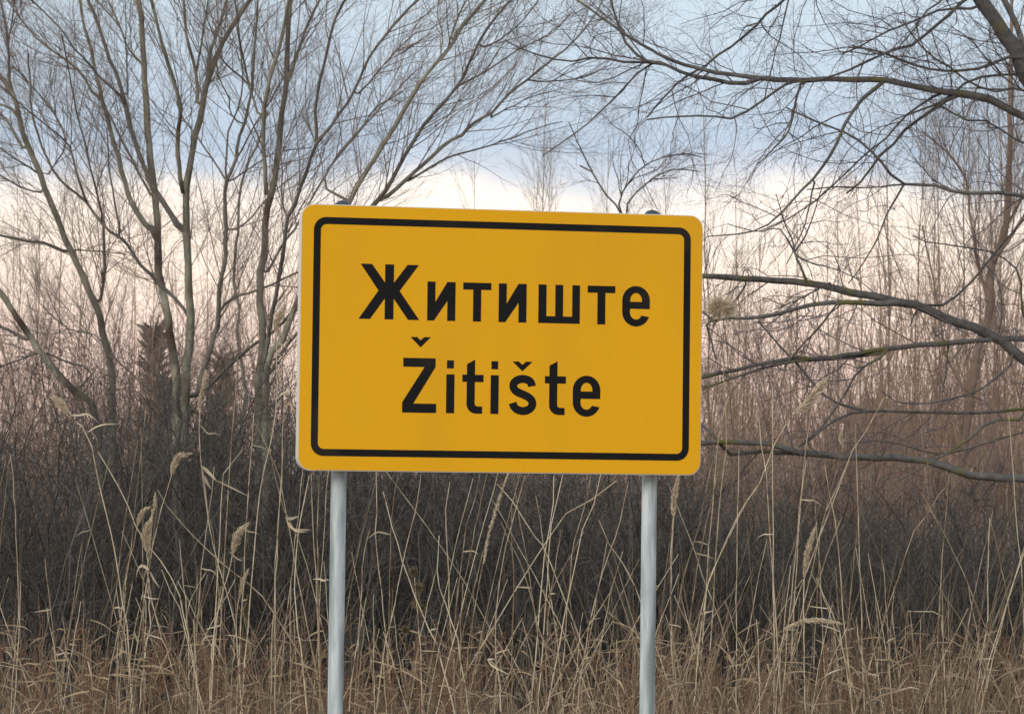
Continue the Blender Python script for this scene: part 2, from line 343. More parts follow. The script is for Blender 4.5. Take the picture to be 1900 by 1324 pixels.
# ------------------------------------------------------------------ traced trees
class Tree:
    def __init__(s, name, label, cat, Y0, base_px, bark, twigmat, seed, group=None):
        s.Y0 = Y0; s.ws = .82 if base_px < 600 else 1.16 if base_px > 2000 else 1.0; s.limbs = {}; s.bark = bark; s.twigmat = twigmat; s.r = np.random.default_rng(seed)
        gy = 888 + CAMZ * F / Y0
        g = at(base_px, gy, Y0); s.root = empty(name, (g[0], g[1], 0)); tag(s.root, label, cat, group)
        s.base_px = base_px; s.gy = gy + 12; s.order = []
    def limb(s, key, spec, w0, w1, parent=None, drift=None, ground=False, part='branch', extend=0, mat_=None):
        p = T(spec) if isinstance(spec, str) else np.array(spec, float)
        if ground: p = np.vstack([[(s.base_px * .75 + p[0, 0] * .25), s.gy], [(s.base_px * .35 + p[0, 0] * .65), (s.gy + p[0, 1]) / 2], p])
        if extend:
            d = p[-1] - p[-2]; d /= np.linalg.norm(d); p = np.vstack([p, p[-1] + d * extend])
        if parent:
            q = s.limbs[parent]; k = np.argmin(((q[0][:, :2] - p[0]) ** 2).sum(1)); y0 = q[0][k, 2]; w_here = q[1][k]; w0 = min(w0, w_here / s.ws)
            if np.linalg.norm(q[0][k, :2] - p[0]) > 2: p = np.vstack([q[0][k, :2], p])
        else: y0 = s.Y0
        w0 *= s.ws; w1 *= s.ws
        plen = np.linalg.norm(np.diff(p, axis=0), axis=1).sum() / F * s.Y0
        if drift is None: drift = s.r.uniform(-.45, .45)
        t = np.r_[0, np.cumsum(np.linalg.norm(np.diff(p, axis=0), axis=1))]; t /= t[-1]
        yy = y0 + drift * plen * t + s.r.uniform(-.06, .06, len(t)) * (t > 0)
        K = max(10, min(48, int(plen / .09)))
        pp = smooth_path(np.c_[p, yy], K)
        tt = np.linspace(0, 1, K); w = w0 + (w1 - w0) * tt
        if ground: w = w0 * 1.15 + (w1 - w0 * 1.15) * tt
        if parent and w0 > 3: w[0:2] *= 1.15
        pp[1:-1, :2] += s.r.standard_normal((K - 2, 2)) * (.35 + .05 * w[1:-1, None])
        P = np.array([at(a, b, c) for a, b, c in pp]); R = w / 2 / F * pp[:, 2]
        s.limbs[key] = (pp, w, P, R); s.order.append(key)
        a = Acc(); sides = 10 if w0 > 9 else 7 if w0 > 4.5 else 5
        a.tubes(P, R, sides, tint=s.r.uniform(.2, .8), lump=.075)
        o = a.build(part, mat_ or s.bark, s.root)
        return o
    def arrays(s, K=24):
        Ps, Rs = [], []
        for k in s.order:
            P, R = s.limbs[k][2], s.limbs[k][3]; u = np.linspace(0, 1, K); t = np.linspace(0, 1, len(P))
            Ps.append(np.stack([np.interp(u, t, P[:, j]) for j in range(3)], 1)); Rs.append(np.interp(u, t, R))
        return np.array(Ps), np.array(Rs)

WT = M['bark_pale']; WG = M['bark_grey']; WD = M['bark_dark']
def twig_set(tree, n1, n2, n3, up=.06, wob=.12, l1=(.4, 1.3), l2=(.2, .7), l3=(.1, .35), ang=(.35, .8), zmin=1.7, name='twigs', n4=0):
    P, R = tree.arrays()
    wts = np.clip((P[:, :, 2].mean(1) - zmin), .15, None) ** .4
    a = Acc()
    P1, R1 = grow(P, R, n1, .12, 1, ang, l1, K=8, up=up, wob=wob, rmax=.0052, rmin=.0014, taper_len=.3, wts=wts)
    k = P1[:, 0, 2] > zmin; P1, R1 = P1[k], R1[k]
    a.tubes(P1, R1, 4)
    P2, R2 = grow(P1, R1, n2, .1, 1, (.4, .9), l2, K=6, up=up * 1.3, wob=wob * 1.1, rmax=.0024, rmin=.0009, taper_len=.4); a.tubes(P2, R2, 3)
    P3, R3 = grow(P2, R2, n3, .1, 1, (.4, 1.0), l3, K=3, up=up, wob=wob * 1.6, rmax=.0014, rmin=.0007, taper_len=.4); a.tubes(P3, R3, 3)
    o = a.build(name, tree.twigmat, tree.root); o['kind'] = 'stuff'
    return o

# --- tree A: many-stemmed tree left of centre
A = Tree('bare_tree', 'bare tree of many straight stems rising behind the thicket left of the sign', 'tree', 23, 335, WT, M['twig'], 1)
A.limb('1', 'p 344,733 | b 950,650 955,500 945,300 935,100 | a 935,1150 930,1000 950,850 975,700 1010,570 1030,430 1080,300 1150,160 1250,0', 25, 9, ground=True, part='trunk', extend=120, drift=.02)
A.limb('1b', 'a 915,960 890,720 905,560 880,430 820,250 760,0', 11, 6, '1', extend=60)
A.limb('1c', 'a 990,540 985,440 980,350 940,200 920,0', 9, 5, '1', extend=60)
A.limb('1d', 'a 980,350 1000,280 1020,130 1045,0', 5, 4, '1c', extend=60)
A.limb('1e', 'a 1035,430 1060,230 1080,190 1140,0', 8, 6, '1', extend=60)
A.limb('2', 'a 905,1150 840,1050 760,920 700,780 650,620 620,480 550,300 490,120 440,0', 13, 6, '1', extend=60, mat_=WG)
A.limb('2b', 'a 620,490 640,480 635,330 625,200 590,120 480,0', 5, 3.5, '2', mat_=WG)
A.limb('2c', 'a 625,500 560,440 500,390 430,300 370,240 320,160 260,100 190,30', 5.5, 3, '2', extend=40, mat_=WG)
A.limb('3', 'p 326,715 | b 860,650 840,500 800,300 790,150 | a 790,1150 780,1000 760,850 740,650 735,500 720,330 710,150 695,0', 22, 11, ground=True, part='trunk', extend=120, drift=.1)
A.limb('3b', 'a 715,330 690,300 640,240 600,130 540,0', 5, 3.5, '3', extend=40)
A.limb('4', 'b 790,120 740,30 | a 730,1120 680,1050 630,930 590,780 550,650 520,520 490,420 460,250 420,130 400,0', 14, 5, '3', extend=60)
A.limb('4b', 'a 510,500 470,470 400,360 300,280 180,190 80,60', 6.5, 3, '4', extend=60)
A.limb('4c', 'a 770,1000 740,950 660,800 600,680 530,540', 6, 4, '3')
A.limb('7', 'b 960,530 900,440 800,340 710,250 640,150 600,110 550,80 480,0 | a 440,1020 370,960 290,890 240,800 190,680 160,560 150,400', 9, 4, '1', extend=50, mat_=WG)
A.limb('7b', 'a 600,1150 570,1000 545,800 535,640', 5, 3, '7', mat_=WG)
A.limb('7c', 'a 440,1020 400,920 350,740 250,640 160,570 0,430', 5.5, 3, '7', mat_=WG)
A.limb('7d', 'b 520,20 | a 520,1100 480,950 420,700 380,540 340,330', 5, 3, '7', mat_=WG, extend=60)
A.limb('8', 'b 980,900 1030,740 1060,640 1090,540 1100,450 1100,350 1130,240 1130,100 | a 1130,1100 1130,930 1180,810 1195,700 1230,600 1265,430 1275,230 1295,0', 13, 4, '1', mat_=WG, extend=60, drift=-.12)
A.limb('8b', 'a 1130,900 1130,870 1140,700 1150,630 1190,560 1215,430 1210,280 1180,100', 5, 3, '8', mat_=WG)
A.limb('8c', 'a 1200,620 1150,560 1150,490 1100,400 1085,300', 4, 2.5, '8', mat_=WG)
A.limb('8d', 'a 1150,915 1300,810 1400,760 1560,740', 4, 2.5, '8', mat_=WG)
A.limb('8e', 'a 1190,780 1220,740 1280,620 1400,430 1560,130', 4, 2.5, '8', mat_=WG)
A.limb('8f', 'b 1150,80 1200,60 1270,0 | a 1320,1010 1420,920 1500,860', 4.5, 2.5, '8', mat_=WG)
A.limb('8g', 'a 1120,880 1000,700 900,560 880,400', 4.5, 2.5, '8', mat_=WG)
A.limb('12', 'b 1000,890 1050,850 1150,750 1240,670 1370,580 1440,510 1500,450 1600,380', 8, 7, '1', mat_=WG, drift=-.3)
A.limb('21', 'b 1100,470 1120,460 1160,410 1250,390 1350,350 1430,310 1500,280', 6, 4, '8', mat_=WD, extend=40)
A.limb('11', 'b 1230,920 1220,820 1190,600 1200,480 1170,320 1190,100 | a 1200,1000 1230,850 1300,700 1340,560', 9, 5, ground=True, part='trunk', drift=.25)
twig_set(A, 400, 2900, 9800, up=.07, wob=.10)

# --- tree B: fan of limbs leaning behind the sign
B = Tree('bare_tree', 'bare fan-shaped tree leaning right, its limbs passing behind the sign', 'tree', 22.5, 485, WT, M['twig'], 2)
B.limb('9', 'b 1300,800 1320,600 1300,400 1320,200 1330,50 | a 1340,1050 1370,930 1390,800 1410,600 1430,450 1440,300 1445,150 1460,0', 22, 9, ground=True, part='trunk', extend=120, drift=.05)
B.limb('9b', 'a 1345,1000 1330,900 1320,650 1320,560 1350,400 1400,250 1430,100 1450,0', 11, 7, '9', extend=60)
B.limb('9c', 'a 1320,600 1290,560 1250,430 1220,300 1190,100 1180,0', 5.5, 3, '9b', extend=60)
B.limb('9c2', 'a 1250,430 1200,380 1110,290 1060,150', 4, 2.5, '9c', extend=60)
B.limb('9d', 'a 1435,380 1470,330 1520,180 1570,60 1600,0', 8, 5, '9', extend=60)
B.limb('9e', 'b 1330,300 1380,210 1430,130 1500,30 | a 1560,1000 1650,850 1720,740 1890,560', 6, 3, '9', extend=100)
B.limb('10', 'p 486,720 | b 1340,640 1390,350 1420,200 1430,100 | a 1440,1090 1480,1020 1530,880 1570,760 1590,690 1580,560 1600,430 1640,250 1680,90 1730,0', 13, 5, ground=True, part='trunk', extend=80, mat_=WG, drift=-.1)
B.limb('10b', 'a 1590,690 1640,660 1700,570 1770,470 | d 230,290 330,150 420,50 470,0', 7.5, 5, '10', extend=60, mat_=WG)
B.limb('10c', 'd 140,490 200,450 260,380 350,270 470,160 560,140 640,60', 4.5, 2, '10b', mat_=WG)
B.limb('10e', 'a 1430,1080 1410,950 1415,850 1400,700', 4, 3, '10', mat_=WG)
B.limb('13', 'p 495,690 520,640 552,560 600,470 | d 130,1010 190,890 260,790 320,700 380,600 440,490 510,380 590,290 640,230 700,130 810,0', 18, 6.5, ground=True, part='trunk', extend=90, drift=-.15)
B.limb('13b', 'd 625,250 650,150 690,50 720,0', 5, 3.5, '13', extend=50)
B.limb('13c', 'd 585,290 600,180 570,80 580,0', 3.5, 2.5, '13', extend=50)
B.limb('14', 'p 600,480 | d 100,1180 260,1020 310,960 370,850 430,740 510,620 570,550 640,470 700,390 750,280 780,210 830,130 940,0', 12, 4, '13', extend=60, mat_=WG)
B.limb('14b', 'd 690,430 720,410 830,350 960,260 1060,210 1170,150 1240,60', 4.5, 2, '14', mat_=WG)
B.limb('14c', 'd 790,240 900,190 1000,100 1080,0', 4, 2.5, '14', mat_=WG)
B.limb('15', 'd 285,1010 350,960 430,890 520,810 610,720 690,680 760,610 840,570 920,480 1020,400 1100,340 1180,270 1290,170 1370,60 1400,0', 14, 3, '14', mat_=WT, drift=.15)
B.limb('15b', 'd 400,930 430,900 520,850 620,790 730,760 830,730 950,690 1080,640 1200,610', 6, 2, '15', mat_=WG)
B.limb('15c', 'd 1020,400 1110,410 1240,400 1330,380 1450,320', 4, 2, '15', mat_=WG)
B.limb('15d', 'd 830,590 950,530 1060,480 1180,450', 4, 2, '15', mat_=WG)
B.limb('22', 'b 1300,860 1320,850 1400,700 1480,600 1560,530', 6, 4, '10', mat_=WG)
B.limb('16', 'd 0,930 60,800 200,640 260,540 400,460', 6, 3, '13', mat_=WG)
twig_set(B, 380, 2800, 9800, up=.06, wob=.10)

# --- tree C, D at the far left
C = Tree('bare_tree', 'bare tree with one thick pale limb sweeping up to the left edge of the photo', 'tree', 24.5, 215, WT, M['twig'], 3)
C.limb('5', 'b 560,800 520,600 490,460 440,370 380,230 340,150 290,30 | a 290,1100 230,960 180,820 120,680 80,520 50,440 0,380 -70,310', 20, 10, ground=True, part='trunk', drift=.05, extend=60)
C.limb('5x', 'b 485,450 510,400 525,250 520,150 520,20', 8, 5, '5', mat_=WG)
C.limb('5b', 'a 45,430 48,380 40,230 30,130 0,0', 7, 4, '5', mat_=WG, extend=50)
C.limb('5b2', 'a 40,210 60,100 70,0', 4, 3, '5b', mat_=WG, extend=50)
C.limb('5c', 'a 80,570 70,560 30,530 -20,520', 7, 5, '5', extend=40)
C.limb('5d', 'a 125,750 100,720 60,640 -10,560', 7, 6, '5', extend=40)
C.limb('17', 'b 340,190 330,185 240,140 140,130 -20,90', 7, 5, '5', mat_=WD, extend=30)
C.limb('18', 'b 370,175 400,172 520,180 640,195', 4, 2.5, '5', mat_=WG)
C.limb('19', 'a 205,965 100,935 -10,875', 4.5, 3.5, '5', mat_=WG, extend=30)
C.limb('20', 'a 200,880 180,860 100,810 -10,735', 4.5, 3.5, '5', mat_=WG, extend=30)
C.limb('20b', 'a 205,880 240,875 280,820 330,720 290,600 150,420 60,330', 4, 3, '5', mat_=WG)
twig_set(C, 200, 1500, 5200, up=.05, wob=.12)
D = Tree('bare_tree', 'bare low tree with one stout trunk leaning down from the left edge', 'tree', 24, 230, WT, M['twig'], 4)
D.limb('6', 'b 480,1000 380,890 300,800 230,720 150,600 100,530 50,450 0,380 -90,270', 18, 12, ground=True, part='trunk', drift=-.1, extend=60)
D.limb('6b', 'b 150,620 90,600 0,555 -40,540', 9, 7, '6', mat_=WG, extend=30)
D.limb('6c', 'b 460,780 330,730 260,700 190,690 | p 0,680', 5, 4, '6', mat_=WD, drift=.1)
D.limb('6d', 'b 740,870 640,770 570,710 480,600 330,560 200,440', 4, 2.5, None, mat_=WG, drift=.1)
D.limb('6e', 'b 850,880 780,760 700,730', 3.5, 2.5, '6d', mat_=WG, drift=.1)
twig_set(D, 110, 900, 3200, up=.05, wob=.13, zmin=1.2)

# --- right hand tree: trunk off the frame, long limbs reaching in from the right
E_ = Tree('bare_tree', 'bare spreading tree beyond the right edge, long dark limbs reaching towards the sign', 'tree', 18, 2120, WD, M['twig_dark'], 6)
gyE = 888 + CAMZ * F / 18
E_.limb('t', [(2125, gyE + 15), (2118, 1150), (2105, 900), (2085, 700), (2050, 480), (1990, 280), (1930, 175), (1900, 126), (1866, 63), (1807, -20), (1760, -110), (1720, -220)], 60, 17, part='trunk', drift=0)
E_.limb('t2', 'p 1950,205 1900,85 | e 1850,120 1790,0', 12, 8, 't', extend=80)
dr = -.12
E_.limb('2', 'p 2020,360 1965,262 | e 1890,590 1800,540 1700,490 1540,465 1380,440 1180,400 1000,395 900,395 800,400 700,400 580,395 450,375 330,360 200,325 100,290 0,240 | d 1640,250 1520,180 1400,90 1270,0', 15, 3, 't', drift=dr)
E_.limb('2b', 'e 570,398 550,410 480,420 400,410 300,390 200,370 100,330 0,305 | d 1620,300 1540,250 1490,160 1440,0', 8, 3, '2', extend=40, drift=.3)
E_.limb('2c', 'd 1740,320 1600,310 1480,310 1370,285 1240,310 1130,290 1000,250 910,200', 5, 2, '2b', drift=.3)
E_.limb('2d', 'd 1700,300 1580,360 1480,470 1300,640 1100,780', 3.5, 2, '2b', drift=.3)
E_.limb('3', 'p 1700,-180 1560,-90 1480,-25 | e 690,0 600,70 530,150 440,220 380,260 330,295 280,340 170,400 0,590', 7, 2.5, 't', drift=-.1)
E_.limb('4', 'e 715,-40 710,0 680,130 640,280 590,500', 3, 2, '3')
E_.limb('5', 'e 1170,410 1170,425 1080,500 1020,580 980,650 930,760 850,880 760,970 680,1060 600,1130 480,1170 300,1185', 6.5, 2, '2', drift=-.2)
E_.limb('5b', 'e 845,890 820,1000 790,1130 740,1240 700,1324', 3, 2, '5')
E_.limb('6', 'e 1540,475 1520,490 1420,560 1310,640 1240,720 1160,790 1080,900 1000,970', 6.5, 3, '2', drift=.25)
E_.limb('6b', 'e 1470,462 1460,470 1310,570 1200,690 1090,780 900,960 700,1100 560,1160', 4, 2, '2', drift=.15)
E_.limb('7', 'e 775,405 770,420 740,540 710,660 640,740 560,820', 4.5, 2, '2', drift=-.3)
E_.limb('7b', 'e 710,665 760,700 775,740', 2.5, 1.5, '7')
E_.limb('8', 'e 760,405 720,410 600,490 500,560 430,595 290,580 100,590 0,600', 4.5, 2.5, '2', drift=-.2)
E_.limb('9', 'p 2060,520 1990,420 1930,375 | e 1890,985 1780,965 1650,970 1540,960 1450,930 1290,920 1200,850 1160,790 1060,700 960,650 850,610 700,540', 9, 2.5, 't', drift=-.15)
E_.limb('9b', 'e 1290,925 1090,940 960,935 800,950', 3, 2, '9')
E_.limb('9c', 'e 1290,922 1200,1080 1150,1210 1080,1324 | f 1010,340', 3.5, 2, '9')
E_.limb('10', 'p 1950,190 1900,107 | e 1780,300 1680,340 1560,355 1420,345 1300,310 1170,260 1030,230', 6.5, 3, 't', drift=-.2)
E_.limb('11', 'p 1960,210 | e 1890,390 1780,375 1650,390 1560,440 1480,510 1300,580', 5, 3, 't', drift=-.1)
E_.limb('12', 'p 1820,-20 | e 1590,0 1500,90 1400,170 1320,230 1200,260 1060,330 900,390 700,420', 6.5, 2.5, 't', drift=-.25)
E_.limb('13', 'e 1660,60 1640,45 1540,45 1440,60 1340,110 1200,160 1080,230 980,270', 4.5, 2.5, 't', drift=-.3)
E_.limb('13b', 'p 1790,-60 | e 1480,0 1400,60 1330,160 1240,260', 4, 2, 't', drift=-.3)
E_.limb('15', 'p 1985,300 | e 1890,715 1800,670 1720,610 1600,600 1450,520', 4.5, 2.5, 't', drift=-.1)
E_.limb('16', 'p 1970,215 | e 1890,445 1740,460 1600,400 1560,360 1400,260 1280,100', 4.5, 2.5, 't', drift=-.1)
E_.limb('L1', 'p 2090,760 1985,712 | f 1890,720 1800,640 1700,590 1600,550 1480,500 1350,455 1250,430 1100,400 950,365 800,340 650,325 450,310 280,300 | p 1230,509 1150,520', 19, 7, 't', drift=-.1)
E_.limb('L1b', 'f 1300,440 1250,440 1130,435 1000,435 880,440 750,465 650,490 540,510 400,515 300,525 280,480', 10, 4, 'L1', drift=-.3)
E_.limb('L1c', 'f 800,330 800,320 760,230 740,180', 5, 4, 'L1', drift=-.2)
for k, sp_ in enumerate(('f 740,185 700,110 650,60 560,80 | p 1350,415', 'f 742,182 790,110 830,20 | p 1530,330', 'f 745,195 830,240 920,260 | p 1600,520', 'f 740,180 730,120 700,60 | p 1440,360')):
    E_.limb('nub%d' % k, sp_, 3, 1.5, 'L1c')
E_.limb('L2', 'p 2100,640 1980,628 | f 1890,620 1780,615 1600,630 1400,645 1250,665 1100,680 900,715 730,715 600,740 450,770 280,810 | p 1230,720', 10, 5.5, 't', drift=-.12)
E_.limb('L2b', 'f 1230,672 1210,680 1050,705 900,722 730,730 600,760 500,790 280,865', 6, 3.5, 'L2', drift=-.05)
E_.limb('L3', 'p 2110,790 1990,760 | f 1890,965 1700,985 1500,985 1200,980 1050,985 950,1020 870,1080 760,1160', 7, 3.5, 't', drift=-.12)
E_.limb('L3b', 'f 1070,985 1060,970 920,920 840,850 740,730 600,580 560,530', 4.5, 2.5, 'L3', drift=-.1)
E_.limb('L4', 'p 2112,960 1990,900 | f 1890,1315 1800,1315 1600,1290 1450,1240 1300,1215 1100,1215 900,1200 700,1170 620,1140 400,1135 280,1140 | p 1220,825', 16, 7, 't', drift=-.1)
E_.limb('L4b', 'f 850,1200 830,1200 600,1180 450,1190 400,1185 350,1120 300,1070 265,1040', 8, 5, 'L4', drift=-.1)
E_.limb('L5', 'p 1990,780 | f 1890,1080 1700,1140 1500,1190 1400,1180 1200,1130 980,1140', 4.5, 2, 't')
E_.limb('L6', 'f 1890,1020 1750,1020 1680,1060 1600,1130 1400,1250 1250,1330', 5, 2.5, 'L3')
E_.limb('L7', 'f 1850,705 1780,790 1650,880 1400,940 1240,930 1180,880', 4, 2, 'L1')
E_.limb('L10', 'f 960,440 950,450 860,560 740,690 690,760', 3.5, 2.5, 'L1b')
E_.limb('L11', 'f 1200,690 1190,700 1060,780 1010,870 920,1000 850,1080 760,1160', 4, 2.5, 'L2')
E_.limb('L12', 'f 1360,465 1340,500 1320,550', 3.5, 2, 'L1')
E_.limb('L13', 'p 1960,600 | f 1890,510 1870,300 1750,190 1600,160 1400,130 1330,100', 4, 2, 't')
E_.limb('L14', 'f 1340,440 1480,450 1600,360 1720,220 1890,20', 4, 3, 'L1', extend=100)
E_.limb('L15', 'f 1510,650 1500,780 1480,900', 3, 2, 'L2')
E_.limb('L16', 'f 500,340 430,440 370,500 330,560', 3, 2, 'L1')
E_.limb('L17', 'f 920,335 880,350 800,400 640,470', 3.5, 2, 'L1')
E_.limb('L18', 'f 300,540 320,620 345,720', 4, 3, 'L1b')
twig_set(E_, 520, 3000, 9500, up=-.02, wob=.24, l1=(.25, 1.0), l2=(.15, .5), l3=(.08, .28), ang=(.5, 1.2), zmin=1.3)

# --- low crooked shrub right behind the sign's top edge
G = Tree('crooked_shrub', 'small dark crooked shrub poking up behind the top edge of the sign, right of centre', 'shrub', 20, 1160, WD, M['twig_dark'], 8)
G.limb('1', 'p 1175,700 1163,480 | d 1490,1070 1400,960 1355,870 1285,830', 9, 3, ground=True, part='trunk', drift=0)
G.limb('1b', 'd 1355,870 1310,790 1230,610', 3, 1.8, '1')
G.limb('2', 'd 1480,1060 1500,960 1560,880 1610,830 1700,790 1830,770 1900,790', 4, 2, '1')
G.limb('2b', 'd 1610,830 1580,740 1500,660 1440,620', 3, 1.6, '2')
G.limb('3', 'p 1163,450 | d 1520,1070 1540,1000 1620,920 1740,850 1890,860', 4.5, 2, '1')
twig_set(G, 46, 260, 700, up=.03, wob=.2, l1=(.15, .6), l2=(.1, .35), l3=(.06, .2), zmin=1.6)

# ------------------------------------------------------------------ procedural upright trees behind (poplars, saplings)
def sapling(name, label, cat, px, Y, top_py, w, n1, n2, n3, spread, m, group=None, lean=0, wob=.05, tw=None, lo=.12):
    gy = 888 + CAMZ * F / Y; b = at(px, gy, Y); root = empty(name, (b[0], b[1], 0)); tag(root, label, cat, group)
    top = at(px + lean, top_py, Y); H = top[2]
    K = 14; t = np.linspace(0, 1, K)[:, None]
    P = np.array([b[0], b[1], 0]) * (1 - t) + top * t; P[1:, :2] += np.cumsum(rng.standard_normal((K - 1, 2)) * .012 * H / 4, 0)
    R = (w / 2 / F * Y) * np.linspace(1.1, .25, K)
    a = Acc(); a.tubes(P, R, 7, tint=.5, lump=.03); a.build('trunk', m, root)
    a = Acc()
    P1, R1 = grow(P[None], R[None], n1, lo, .98, (.25, .6), (spread * .5, spread), K=7, up=.10, wob=wob, rmax=.011, rmin=.003, taper_len=.55); a.tubes(P1, R1, 4)
    P2, R2 = grow(P1, R1, n2, .1, 1, (.25, .7), (.25, .9), K=5, up=.07, wob=wob * 1.6, rmax=.005, rmin=.0018, taper_len=.4); a.tubes(P2, R2, 3)
    if n3:
        P3, R3 = grow(P2, R2, n3, .1, 1, (.3, .8), (.12, .45), K=3, up=.05, wob=wob * 2, rmax=.003, rmin=.0014, taper_len=.4); a.tubes(P3, R3, 3)
    o = a.build('crown', tw or m, root); o['kind'] = 'stuff'
    return root
BT = 'bare brown tree with a forked crown just inside the right edge, behind long limbs'
Bk = Tree('bare_tree', BT, 'tree', 27, 1768, M['poplar'], M['poplar'], 12)
Bk.limb('1', 'p 1770,990 1775,900 1795,770 1812,650 1830,600 | f 1720,350 1740,220 1800,60 | e 1820,700 1830,0', 22, 5, ground=True, part='trunk', drift=.02, extend=60)
Bk.limb('2', 'p 1835,560 | f 1660,240 1640,100 1620,0 | e 1600,900 1500,760 1380,660', 7, 3, '1')
Bk.limb('3', 'p 1862,430 | e 1890,980 | p 1930,300', 6, 3, '1')
Bk.limb('4', 'f 1730,250 1810,130 1890,0 | p 1960,300', 7, 3, '1')
Bk.limb('5', 'p 1800,740 | f 1500,700 1470,500 1420,250 1380,50', 5, 3, '1')
twig_set(Bk, 170, 1400, 4500, up=.10, wob=.09, l1=(.5, 1.6), l2=(.3, .9), zmin=1.5)
GP = 'slender bare poplars in the background on the right'
LP = 'slender upright bare poplar in the pale background row on the right'
for k, (px, Y, tp, w) in enumerate([(1310, 46, 190, 5), (1355, 60, 330, 4), (1490, 52, 400, 4), (1560, 60, 380, 4), (1600, 48, 300, 4), (1662, 44, 250, 6), (1700, 50, 210, 5),
                                    (1728, 46, 260, 5), (1760, 56, 230, 5), (1792, 48, 170, 5), (1822, 52, 240, 5), (1850, 45, 200, 6), (1880, 50, 150, 5), (1915, 46, 210, 6), (1530, 45, 420, 4), (1420, 50, 430, 4), (1640, 62, 320, 4)]):
    sapling('poplar', LP, 'tree', px, Y, tp, w, 30, 120, 220, 2.0, M['poplar'], GP, lean=rng.uniform(-10, 14))
GQ = 'slender bare saplings in the background behind the sign'
for k, (px, Y, tp, w) in enumerate([(1010, 38, 170, 4), (1028, 42, 230, 3), (985, 40, 300, 3), (880, 40, 300, 3), (1125, 44, 250, 3), (1240, 40, 240, 3)]):
    sapling('sapling', 'thin bare sapling rising in the background above the sign', 'sapling', px, Y, tp, w, 32, 150, 300, 1.6, M['poplar'], GQ, lean=rng.uniform(-10, 10), wob=.07)
GR = 'thin bare saplings in the background on the left'
for k, (px, Y, tp, w) in enumerate([(58, 34, 380, 4), (150, 38, 430, 3), (250, 40, 440, 3), (395, 38, 420, 3), (30, 42, 300, 3), (520, 36, 430, 3), (450, 42, 460, 3)]):
    sapling('sapling', 'thin bare sapling standing behind the many-stemmed trees on the left', 'sapling', px, Y, tp, w, 30, 150, 280, 1.4, M['scrub'], GR, lean=rng.uniform(-10, 10), wob=.08)

# far evergreen and dim dark shrubs
def evergreen(px, Y, top, wpx, label):
    b = at(px, 888 + CAMZ * F / Y, Y); root = empty('evergreen_tree', (b[0], b[1], 0)); tag(root, label, 'tree')
    H = at(px, top, Y)[2]; Rw = wpx / 2 / F * Y
    a = Acc(); a.tubes(np.array([[b[0], b[1], z] for z in np.linspace(0, H * .97, 6)]), np.linspace(.12, .02, 6), 6, tint=.5); a.build('trunk', M['bark_dark'], root)
    N = 700; z = rng.uniform(.05, 1, N) ** 1.1; az_ = rng.uniform(0, 2 * np.pi, N)
    r = Rw * (1.0 - z) ** 1.1 * rng.random(N) ** .5 * (1 + .35 * np.sin(z * 23 + az_ * 2)) + .03
    p = np.stack([b[0] + r * np.cos(az_), b[1] + r * np.sin(az_), z * H], 1); d = norm(np.stack([np.cos(az_), np.sin(az_), rng.uniform(.3, 1.4, N)], 1)) * rng.uniform(.15, .55, N)[:, None]
    P = np.stack([p, p + d * .5, p + d], 1); a = Acc(); a.ribbons(P, np.tile([.05, .06, .01], (N, 1))); o = a.build('crown', M['conifer'], root); o['kind'] = 'stuff'
evergreen(280, 62, 605, 72, 'dark narrow evergreen far behind the pale trunks of the left tree')
evergreen(408, 66, 665, 85, 'dim broad dark evergreen bush between the left tree and the sign, far behind')
evergreen(300, 70, 705, 160, 'low wide dark bush at the foot of the narrow evergreen')

